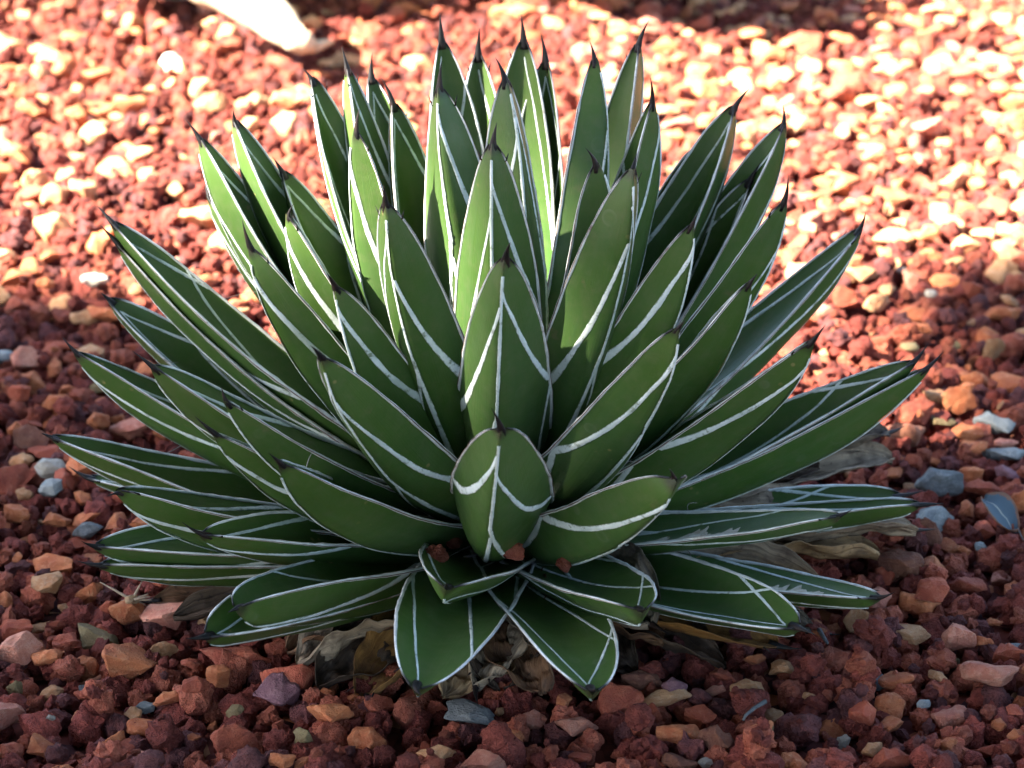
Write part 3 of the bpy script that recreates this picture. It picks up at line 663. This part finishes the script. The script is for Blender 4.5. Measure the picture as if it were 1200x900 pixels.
def clear(x, y, r, k=.85): return bool(np.all((OC[:, 0] - x) ** 2 + (OC[:, 1] - y) ** 2 > ((OC[:, 2] + r) * k) ** 2))

# layer 3: loose lava lumps on top of the bed; layer 4: scattered sandstone
lava_top, chips = [], []
def rand_spot():
    y = rng.uniform(GY0 + .06, GY0 + 2.2); xw = .36 + (y + .3) * .24 + .2; return rng.uniform(-xw, xw), y
sand_cells = {}
for _ in range(11000):
    x, y = rand_spot()
    lit = y > .5
    r = rng.choice((.005, .0065, .0085, .011) if y < .4 else (.009, .012, .016, .019)) * rng.uniform(.85, 1.25)
    dens = 2.0 if x > .08 and y > .42 else (.15 if y > .4 else .42)
    dens *= .6 + 1.1 * max(0, nz((x, y, 0), 3.5, 4.0) + .35)
    if x * x + (y + .02) ** 2 < .14 ** 2 or rng.random() > dens or not clear(x, y, r): continue
    OC = np.vstack([OC, (x, y, r * .8)]); hz = r * rng.uniform(.38, .7)
    c = rng.choices(('orange', 'terracotta red', 'tan', 'salmon pink', 'brown', 'olive beige', 'cream white', 'pale blue grey'), ((40, 10, 34, 12, 1, 1.5, .8, .3) if y > .4 else (40, 34, 8, 12, 4, 1.5, .5, 1.0)))[0]
    chips.append((Vector((x, y, drop(x, y, r, hz, .42))), r, hz, c))
OC = np.array(occupied + [(p.x, p.y, r * .9) for p, r, hz, c in chips])
for _ in range(9000):
    x, y = rand_spot(); r = min(.0165, rng.lognormvariate(math.log(.0090), .33))
    r = min(r, .0125) * (.72 if y > .42 else (.95 if y > 0 else 1.0))
    if x * x + (y + .02) ** 2 < .17 ** 2 or not clear(x, y, r, .84): continue
    hz = r * rng.uniform(.65, .95); lava_top.append((Vector((x, y, drop(x, y, r, hz, .45))), r, hz))

grit = []
for _ in range(5500):
    x, y = rand_spot(); r = rng.uniform(.0022, .0048)
    if x * x + (y + .02) ** 2 < .15 ** 2 or not clear(x, y, r, .98): continue
    grit.append((x, y, drop(x, y, r, r * .8, .3), r))
# ------------------------------------------------------------------ build the stones
def view_size(p, r):
    px, py, z = to_px(p)
    if not (-8 < px < 1208 and -8 < py < 908): return 0
    if ((px - 590) / 400) ** 2 + ((py - 500) / 290) ** 2 < 1: return 0          # behind the rosette
    return r / z
def rot_rand(r_, tilt=.35): return Euler((r_.uniform(-tilt, tilt), r_.uniform(-tilt, tilt), r_.uniform(0, 6.283)))
MARKS = [(on_z(px, py, .01), nm) for px, py, nm in (
    (325, 811, 'the mauve blocky stone'), (170, 829, 'the lone blue grey pebble'), (551, 836, 'the dark slate chip'), (780, 818, 'the flat tan slab'), (892, 855, 'the smooth yellow beige pebble'),
    (987, 870, 'the chalky white pebble'), (1022, 796, 'the striped stone flake'), (1158, 787, 'the long salmon stone'), (1170, 514, 'the pair of pale blue stones'), (1100, 566, 'the slate purple stone'),
    (1178, 600, 'the fallen blue leaf'), (1090, 616, 'the pale grey green stone'), (60, 560, 'the mottled white pebble'), (103, 622, 'the slate blue pebble'), (112, 328, 'the white chunky pebble'),
    (155, 703, 'the cactus spine cluster'), (115, 750, 'the long olive stone'), (150, 775, 'the big orange block'), (728, 824, 'the terracotta block'), (60, 410, 'the leaf tips above the pale blue pebble'),
    (200, 810, 'the orange sliver'), (572, 892, 'the broad salmon stone'), (430, 865, 'the orange cube shaped stone'), (1076, 708, 'the orange stone at the leaf tip'), (1070, 380, 'the twin orange stones'),
    (345, 40, 'the dry branch'), (17, 806, 'the upright beige pebble'), (24, 760, 'the salmon block'), (1112, 840, 'the pale salmon wedge'), (930, 893, 'the orange pair'), (860, 770, 'the golden dry leaf'))]
def where(p, r):
    d, nm = min((math.hypot(p.x - q.x, p.y - q.y), n_) for q, n_ in MARKS)
    if .012 < d < .085 + .02 * (p.y > .3): return 'near ' + nm
    return 'in the sunlit gravel' if p.y > .55 else ('at the edge of the sunlight' if p.y > .33 else ('in the shaded gravel beside the agave' if p.y > -.02 else 'in the shaded gravel in front'))
def size_word(r, lo, hi): return 'small ' if r < lo else ('large ' if r > hi else '')
def stone_obj(name, me, mat, p, scale, rot, label, cat, group):
    o = bpy.data.objects.new(name, me); COL.objects.link(o)
    if not me.materials: me.materials.append(None)
    o.material_slots[0].link = 'OBJECT'; o.material_slots[0].material = mat
    o.location = p; o.scale = scale; o.rotation_euler = rot
    return tag(o, label, cat, group)
def ext(me):
    c = np.array([v.co[:] for v in me.vertices]); return np.abs(c).max(0)
EXT = {m.name: ext(m) for m in LAVA_ME + CHIP_ME + PEB_ME}
srng = random.Random(77)
for i, (p, rx, hz, c, rnd, label) in enumerate(stones_fixed):
    me = srng.choice(PEB_ME) if rnd else srng.choice(CHIP_ME); e = EXT[me.name]
    yaw = srng.uniform(-.45, .45) + srng.choice((0, math.pi))
    sx, sz = rx / e[0], hz / e[2]; sy = min(max((sx + sz) / 2, .5 * sx), sx * 1.1)
    rot = Euler((srng.uniform(-.25, .25), srng.uniform(-.22, .22), yaw))
    if label: stone_obj('pebble' if rnd else 'stone', me, SAND[c], p, (sx, sy, sz), rot, label, 'pebble' if rnd else 'stone', None)
    else: stone_obj('sandstone_chip', me, SAND[c], p, (sx, sy, sz), rot, size_word(rx, .0085, .0125) + 'angular %s sandstone chip ' % c + where(p, rx), 'stone', '%s sandstone chips' % c)
n_left = 300 - sum(1 for s_ in stones_fixed if not s_[5])
order = sorted(range(len(chips)), key=lambda i: -view_size(chips[i][0], chips[i][1])); single = set(i for i in order[:n_left] if view_size(chips[i][0], chips[i][1]) > 0)
rest_chip = []
for i, (p, r, hz, c) in enumerate(chips):
    if i in single:
        rnd = c in ('olive beige', 'cream white', 'pale blue grey'); me = srng.choice(PEB_ME if rnd else CHIP_ME); e = EXT[me.name]
        lab = ('loose worn %s pebble ' % c + where(p, r)) if rnd else (size_word(r, .0085, .0125) + 'angular %s sandstone chip ' % c + where(p, r))
        stone_obj('pebble' if rnd else 'sandstone_chip', me, SAND[c], p, (r / e[0], r * .8 / e[1], hz / e[2]), rot_rand(srng), lab, 'pebble' if rnd else 'stone', ('loose %s pebbles' if rnd else '%s sandstone chips') % c)
    else: rest_chip.append((p, r, hz, c))
order = sorted(range(len(lava_top)), key=lambda i: -view_size(lava_top[i][0], lava_top[i][1])); single = set(order[:300]); rest_lava = []
LK = list(LAVA)
for i, (p, r, hz) in enumerate(lava_top):
    c = srng.choices(LK, (54, 30, 16))[0]
    if i in single:
        me = srng.choice(LAVA_ME); e = EXT[me.name]
        stone_obj('lava_pebble', me, LAVA[c], p, (r / e[0], r * .9 / e[1], hz / e[2]), rot_rand(srng, .5), size_word(r, .0105, .0135) + 'porous %s lava pebble ' % c + where(p, r), 'pebble', '%s lava pebbles' % c)
    else: rest_lava.append((p.x, p.y, p.z, r))

# the uncountable rest, instanced on points
def stuff(name, pts, scales, rots, idx, protos, label, cat):
    coll = bpy.data.collections.new(name + '_shapes')
    for q, (me, mat) in enumerate(protos):
        m2 = me.copy(); m2.materials.clear(); m2.materials.append(mat); o = bpy.data.objects.new('shape_%03d' % q, m2); coll.objects.link(o)
    me = bpy.data.meshes.new(name); me.from_pydata(pts, [], [])
    for nm, dt, data in (('sc', 'FLOAT_VECTOR', scales), ('ro', 'FLOAT_VECTOR', rots), ('ix', 'INT', idx)):
        a = me.attributes.new(nm, dt, 'POINT'); a.data.foreach_set('vector' if dt == 'FLOAT_VECTOR' else 'value', np.asarray(data, dtype=np.float32 if dt == 'FLOAT_VECTOR' else np.int32).ravel())
    ob = bpy.data.objects.new(name, me); COL.objects.link(ob)
    g = bpy.data.node_groups.new(name + '_scatter', 'GeometryNodeTree')
    g.interface.new_socket('Geometry', in_out='INPUT', socket_type='NodeSocketGeometry'); g.interface.new_socket('Geometry', in_out='OUTPUT', socket_type='NodeSocketGeometry')
    N = g.nodes; L = g.links; gi, go = N.new('NodeGroupInput'), N.new('NodeGroupOutput'); ip = N.new('GeometryNodeInstanceOnPoints'); ci = N.new('GeometryNodeCollectionInfo'); mp = N.new('GeometryNodeMeshToPoints')
    ci.inputs['Collection'].default_value = coll; ci.inputs['Separate Children'].default_value = True; ci.inputs['Reset Children'].default_value = True
    L.new(gi.outputs[0], mp.inputs['Mesh']); L.new(mp.outputs[0], ip.inputs['Points']); L.new(ci.outputs[0], ip.inputs['Instance']); ip.inputs['Pick Instance'].default_value = True
    for nm, dt, tgt in (('sc', 'FLOAT_VECTOR', 'Scale'), ('ro', 'FLOAT_VECTOR', 'Rotation'), ('ix', 'INT', 'Instance Index')):
        a = N.new('GeometryNodeInputNamedAttribute'); a.data_type = dt; a.inputs['Name'].default_value = nm
        L.new(a.outputs['Attribute'], ip.inputs[tgt])
    L.new(ip.outputs[0], go.inputs[0]); ob.modifiers.new('scatter', 'NODES').node_group = g
    return tag(ob, label, cat, None, 'stuff')
def pack(lst):
    P, Sx, Rr, Ix = [], [], [], []
    for x, y, z, r in lst:
        q = srng.uniform(.8, 1.15); P.append((x, y, z)); Sx.append((r * .92 * q, r * .92, r * .92 / q)); Rr.append((srng.uniform(0, 6.28), srng.uniform(0, 6.28), srng.uniform(0, 6.28)))
        Ix.append(srng.randrange(len(LAVA_ME)) * 3 + srng.choices((0, 1, 2), (54, 30, 16))[0])
    return P, Sx, Rr, Ix
lp = [(me, LAVA[c]) for me in LAVA_ME for c in LK]
stuff('lava_gravel', *pack(bed + far_bed + rest_lava + grit), lp, 'bed of small maroon lava gravel covering the ground', 'gravel')
SK = ['orange', 'terracotta red', 'tan', 'salmon pink']; cp = [(me, SAND[c]) for me in CHIP_ME for c in SK]
for _ in range(900):                                        # same stones outside the view, so the bed goes on
    x, y = rng.uniform(-2.2, 2.2), rng.uniform(-1.6, 4.3)
    if GY0 < y < GY0 + 2.25 and abs(x) < .6 + (y + .3) * .24: continue
    r = rng.uniform(.008, .015); rest_chip.append((Vector((x, y, ground_height(x, y) + r * .7)), r, r * .7, rng.choice(SK)))
P, Sx, Rr, Ix = [], [], [], []
for p, r, hz, c in rest_chip:
    m = srng.randrange(len(CHIP_ME)); e = EXT[CHIP_ME[m].name]; P.append(p[:]); Sx.append((r / e[0], r * .8 / e[1], hz / e[2])); Rr.append(rot_rand(srng)[:])
    Ix.append(m * 4 + (SK.index(c) if c in SK else 2))
stuff('sandstone_gravel', P, Sx, Rr, Ix, cp, 'scattered orange and tan sandstone fragments in the sunlit gravel', 'gravel')

# ------------------------------------------------------------------ small lava stones lying on the agave
bpy.context.view_layer.update()
bv, bf = [], []
for o in leaf_objs:
    k0 = len(bv); bv += [v.co.copy() for v in o.data.vertices]; bf += [tuple(k0 + i for i in p.vertices) for p in o.data.polygons]
BVH = BVHTree.FromPolygons(bv, bf)
for px, py, wp, lab in ((512, 650, 36, 'brick red lava stone resting on the agave between two front leaves'), (532, 636, 24, 'smaller brick red lava stone resting on agave against a larger one'),
                        (600, 645, 34, 'flat brick red lava stone lying at the foot of the blunt front leaf'), (662, 660, 26, 'small brick red lava stone on a low leaf right of the flat one')):
    d = ray(px, py); hit = BVH.ray_cast(CAM, d)
    if hit[0] is None: continue
    r = wp / (FPX / hit[3]) / 2; me = srng.choice(LAVA_ME); e = EXT[me.name]
    p = hit[0] - d * r * .8
    stone_obj('lava_stone', me, LAVA['brick red'], p, (r / e[0], r * .8 / e[1], r * .72 / e[2]), rot_rand(srng, .3), lab, 'stone', None)

# ------------------------------------------------------------------ bits lying about
def top_z(x, y):
    f = foot(x, y, .008); return .012 if f is None else float(HF[f[2]:f[3], f[0]:f[1]].max())
# fallen eucalyptus-like leaf
k = M('fallen_leaf_blade', 0.75, 0.15); v = k.coord(False, 'UV'); sepu = k.n('ShaderNodeSeparateXYZ'); k.set(sepu.inputs[0], v)
nn = k.noise(v, 6, 4, .6); edge = k.math('ADD', k.math('ABSOLUTE', k.math('SUBTRACT', sepu.outputs[0], .5)), k.math('MULTIPLY', nn, .35))
c = k.mix(k.ramp(edge, [(.56, 0.0), (.60, 1.0)]), (.06, .085, .105), (.16, .08, .05))
c = k.mix(k.ramp(k.math('ABSOLUTE', k.math('SUBTRACT', sepu.outputs[0], .5)), [(.012, 1.0), (.03, 0.0)]), c, (.26, .26, .22)); k.color(c); FALL = k.m
fl = bpy.data.objects.new('fallen_leaf', None); COL.objects.link(fl); tag(fl, 'fallen blue grey leaf with brown patches on the gravel', 'leaf')
p0 = on_z(1152, 586, .03); p1 = on_z(1194, 622, .018); ax = p1 - p0; ss = Vector((0, 0, 1)).cross(ax).normalized(); V, F, UV = [], [], []
for j in range(15):
    q = j / 14; hw = .0135 * math.sin(math.pi * min(1, max(.02, q)) ** .85) ** .8 + .0003
    for i in range(9):
        u = i / 4 - 1; V.append(p0 + ax * q + ss * u * hw + Vector((0, 0, .004 * u * u + .003 * math.sin(q * 5) + .0015 * nz((u, q * 4, 1), 1.5)))); UV.append((u * .5 + .5, q))
for j in range(14):
    for i in range(8): a = j * 9 + i; F.append((a, a + 1, a + 10, a + 9))
o = mesh_obj('blade', pydata('blade', V, F, True, UV), FALL, fl); so_ = o.modifiers.new('thick', 'SOLIDIFY'); so_.thickness = .0005
mesh_obj('petiole', tube_mesh('petiole', [p1 + (p1 - p0) * x * .45 + Vector((-.004 * x, -.006 * x, -.004 * x)) for x in (-.1, .3, .6, 1)], .0006, 5), DRYEDGE, fl)
# cactus spine cluster
sc_ = bpy.data.objects.new('spine_cluster', None); COL.objects.link(sc_); tag(sc_, 'small grey cluster of cactus spines lying beside the beige dry leaf', 'cactus spines')
c0 = on_z(155, 703, .022)
bm = ico(2)
for vv in bm.verts: vv.co = Vector((vv.co.x, vv.co.y, vv.co.z * .75)) * (.0038 * (1 + .7 * nz(vv.co, 2.5, 2))) + c0
me = bpy.data.meshes.new('areole'); bm.to_mesh(me); bm.free(); mesh_obj('areole', me, DRY['beige'], sc_)
for tx, ty, tz in ((117, 682, .028), (167, 680, .034), (174, 696, .026), (178, 703, .022), (172, 710, .016), (140, 712, .016), (146, 716, .014), (176, 699, .030), (142, 704, .018)):
    e_ = on_z(tx, ty, tz); mesh_obj('spine', tube_mesh('spine', [c0.lerp(e_, x) for x in (0, .3, .6, .85, 1)], lambda q: .0010 * (1 - q) + .00015, 5), DRY['grey'], sc_)
# twigs
TW = dry_mat('twig_bark', (.06, .065, .07), (.12, .12, .12), (.03, .03, .03))
for nm, pts, r, lab in (('twig', [(897, 822), (885, 829), (874, 838), (871, 844)], .0014, 'thin curved dark grey twig beside a smooth beige pebble'),
                        ('twig', [(960, 738), (966, 748), (970, 754)], .0016, 'short pale grey dry sliver under the agave leaf tip')):
    P_ = []
    for px, py in pts:
        g_ = on_z(px, py, .012); P_.append(on_z(px, py, top_z(g_.x, g_.y) + .001))
    tag(mesh_obj(nm, tube_mesh(nm, P_, lambda q, r=r: r * (1 - .5 * q), 6), TW), lab, 'twig')
# bleached dry branch at the back, its thick end raised out of the picture
k = M('bleached_wood', .8, .3); v = k.coord(False); mp = k.n('ShaderNodeMapping'); k.set(mp.inputs[0], v); mp.inputs['Rotation'].default_value = (0, 0, .5); mp.inputs['Scale'].default_value = (20, 90, 90)
st_ = k.noise(mp.outputs[0], 1, 4, .6); k.color(k.mix(st_, (.30, .22, .13), (.56, .46, .32))); k.bump(st_, .5, .004)
A = [on_z(366, 55, .052), on_z(356, 51, .056), on_z(345, 46, .061), on_z(330, 30, .070), on_z(310, 12, .079), on_z(285, -8, .089), on_z(262, -24, .098), on_z(235, -40, .105)]
RD = [.007, .0135, .014, .018, .025, .031, .036, .038]
def rad_b(q):
    x = q * (len(RD) - 1); i = min(int(x), len(RD) - 2); return RD[i] + (RD[i + 1] - RD[i]) * (x - i)
AA = []
for i in range(len(A) - 1):
    for q in range(6): AA.append(A[i].lerp(A[i + 1], q / 6))
AA.append(A[-1])
br = bpy.data.objects.new('dry_branch', None); COL.objects.link(br); tag(br, 'bleached dry branch tapering to a thin stub on the sunlit gravel', 'branch')
bme = tube_mesh('limb', AA, rad_b, 16)
for vtx in bme.vertices: vtx.co += Vector((nz(vtx.co, 30, 1), nz(vtx.co, 30, 5), nz(vtx.co, 30, 9))) * .0035
mesh_obj('limb', bme, k.m, br)
mesh_obj('stub', tube_mesh('stub', [A[0], on_z(374, 53, .049), on_z(383, 50, .046), on_z(389, 49, .042)], lambda q: .005 * (1 - q) + .0022, 8), k.m, br)

# ------------------------------------------------------------------ a second agave beyond the picture, whose shadow reaches the gravel, and a small one added out of view for its shadow
for lab, loc, rz, scl in (('second striped agave rosette farther back than the dry branch', (.04, 1.42, 0), 2.2, 1.2), ('small striped agave rosette added out of view behind the dry branch for its shadow', (-.36, 1.42, 0), .6, .9)):
    ag2 = bpy.data.objects.new('agave', None); COL.objects.link(ag2); tag(ag2, lab, 'agave')
    for o in [c for c in agave.children if c.name.split('.')[0] == 'stem'] + [o for o, lf in zip(leaf_objs, LEAVES) if lf.tip.z > .12]:
        c2 = o.copy(); COL.objects.link(c2); c2.parent = ag2
        for ch in o.children:
            d2 = ch.copy(); COL.objects.link(d2); d2.parent = c2
    ag2.location = loc; ag2.rotation_euler = (0, 0, rz); ag2.scale = (scl,) * 3

# ------------------------------------------------------------------ the tree to the left whose crown shades the front of the bed
e1 = Vector((-S.y, S.x, 0)).normalized(); e1 = e1 if e1.y > 0 else -e1
e2 = S.cross(e1); e2 = e2 if e2.z > 0 else -e2
def crown_edge(b):
    return interp(b, [(-9, .64), (-.16, .64), (-.07, .52), (-.02, .34), (.03, .17), (.07, .0), (.10, -.05), (.17, -.05), (.21, .05), (.25, .14), (.30, .32), (.34, .40), (.5, .42), (9, .42)])
k = M('tree_foliage', .55, .4); v = k.coord(False); k.color(k.mix(k.noise(v, 3, 3), (.04, .085, .02), (.075, .13, .035))); FOL = k.m
k = M('tree_bark', .9, .2); v = k.coord(False); k.color(k.mix(k.noise(v, 9, 4), (.10, .075, .055), (.21, .17, .13))); k.bump(k.noise(v, 20, 4), .7, .02); BARK = k.m
trng = random.Random(8)
def leaf_quad(V, F, p, l):
    n = Vector((trng.gauss(0, 1), trng.gauss(0, 1), trng.gauss(0, 1) + 1.2)).normalized(); t = n.orthogonal().normalized(); t = Matrix.Rotation(trng.uniform(0, 6.28), 3, n) @ t; s_ = n.cross(t); wd = l * .45; o_ = len(V)
    V += [p - t * l, p + s_ * wd - n * .006, p + t * l, p - s_ * wd - n * .006]; F += [(o_, o_ + 1, o_ + 2), (o_, o_ + 2, o_ + 3)]
def shaded(p, inset=0.0):
    a, b = p.dot(e1), p.dot(e2); return a < crown_edge(b) + .06 * noise.noise(Vector((a * 5, b * 5, 1))) - abs(trng.gauss(0, .035)) - .03 - inset
def tree(label, foot_, top_, limbs, V, F):
    t_ = bpy.data.objects.new('shade_tree', None); COL.objects.link(t_); tag(t_, label, 'tree')
    mesh_obj('crown', pydata('crown', V, F, False), FOL, t_)
    mesh_obj('trunk', tube_mesh('trunk', [foot_, foot_.lerp(top_, .25) + Vector((.05, .04, 0)), foot_.lerp(top_, .5) + Vector((-.05, .05, 0)), foot_.lerp(top_, .75), top_], lambda q: .22 * (1 - .75 * q), 12), BARK, t_)
    for e_ in limbs:
        mid = foot_.lerp(top_, .6); mesh_obj('limb', tube_mesh('limb', [mid, mid.lerp(e_, .5) + Vector((0, 0, -.12)), e_], lambda q: .07 * (1 - .8 * q), 8), BARK, t_)
V, F, cnt, DS = [], [], 0, 12.5
while cnt < 20000:
    a, b = (trng.uniform(-1.0, .62), trng.uniform(-.75, 1.05)) if cnt < 13500 else (trng.uniform(-2.6, .62), trng.uniform(-1.7, 1.9))
    if (a + .9) ** 2 / 2.9 + b ** 2 / 3.2 > 1.05: continue
    p = e1 * a + e2 * b + S * (DS + trng.gauss(0, .6))
    if shaded(p): leaf_quad(V, F, p, trng.uniform(.04, .065)); cnt += 1
cc = e1 * -.9 + S * DS
tree('tall broad leafy shade tree standing off beside the gravel bed', Vector((cc.x - .5, cc.y - .6, -.1)), cc, [e1 * a + e2 * b + S * DS for a, b in ((-.2, .5), (-.1, -.6), (-1.8, .7), (-1.7, -.8), (-1.0, 1.2), (-.9, -1.2))], V, F)
V, F, cnt = [], [], 0  # second tree: added out of view to block sky light and deepen the shade
while cnt < 21000:
    q = Vector((trng.gauss(0, 1), trng.gauss(0, 1), trng.gauss(0, 1))).normalized() * trng.uniform(.55, 1) ** .5
    p = Vector((-.8 + q.x * 5.4, -3.9 + q.y * 4.0, 4.6 + q.z * 1.7))
    if shaded(p, .13): leaf_quad(V, F, p, trng.uniform(.09, .155)); cnt += 1
tree('wide low crowned tree added out of view to block sky over the near bed', Vector((-1.4, -5.2, -.1)), Vector((-1.6, -4.2, 4.9)), [Vector(x) for x in ((1.2, -4.4, 4.8), (-4.2, -4.2, 4.7), (-.6, -2.2, 4.9), (-2.6, -6.4, 4.6))], V, F)
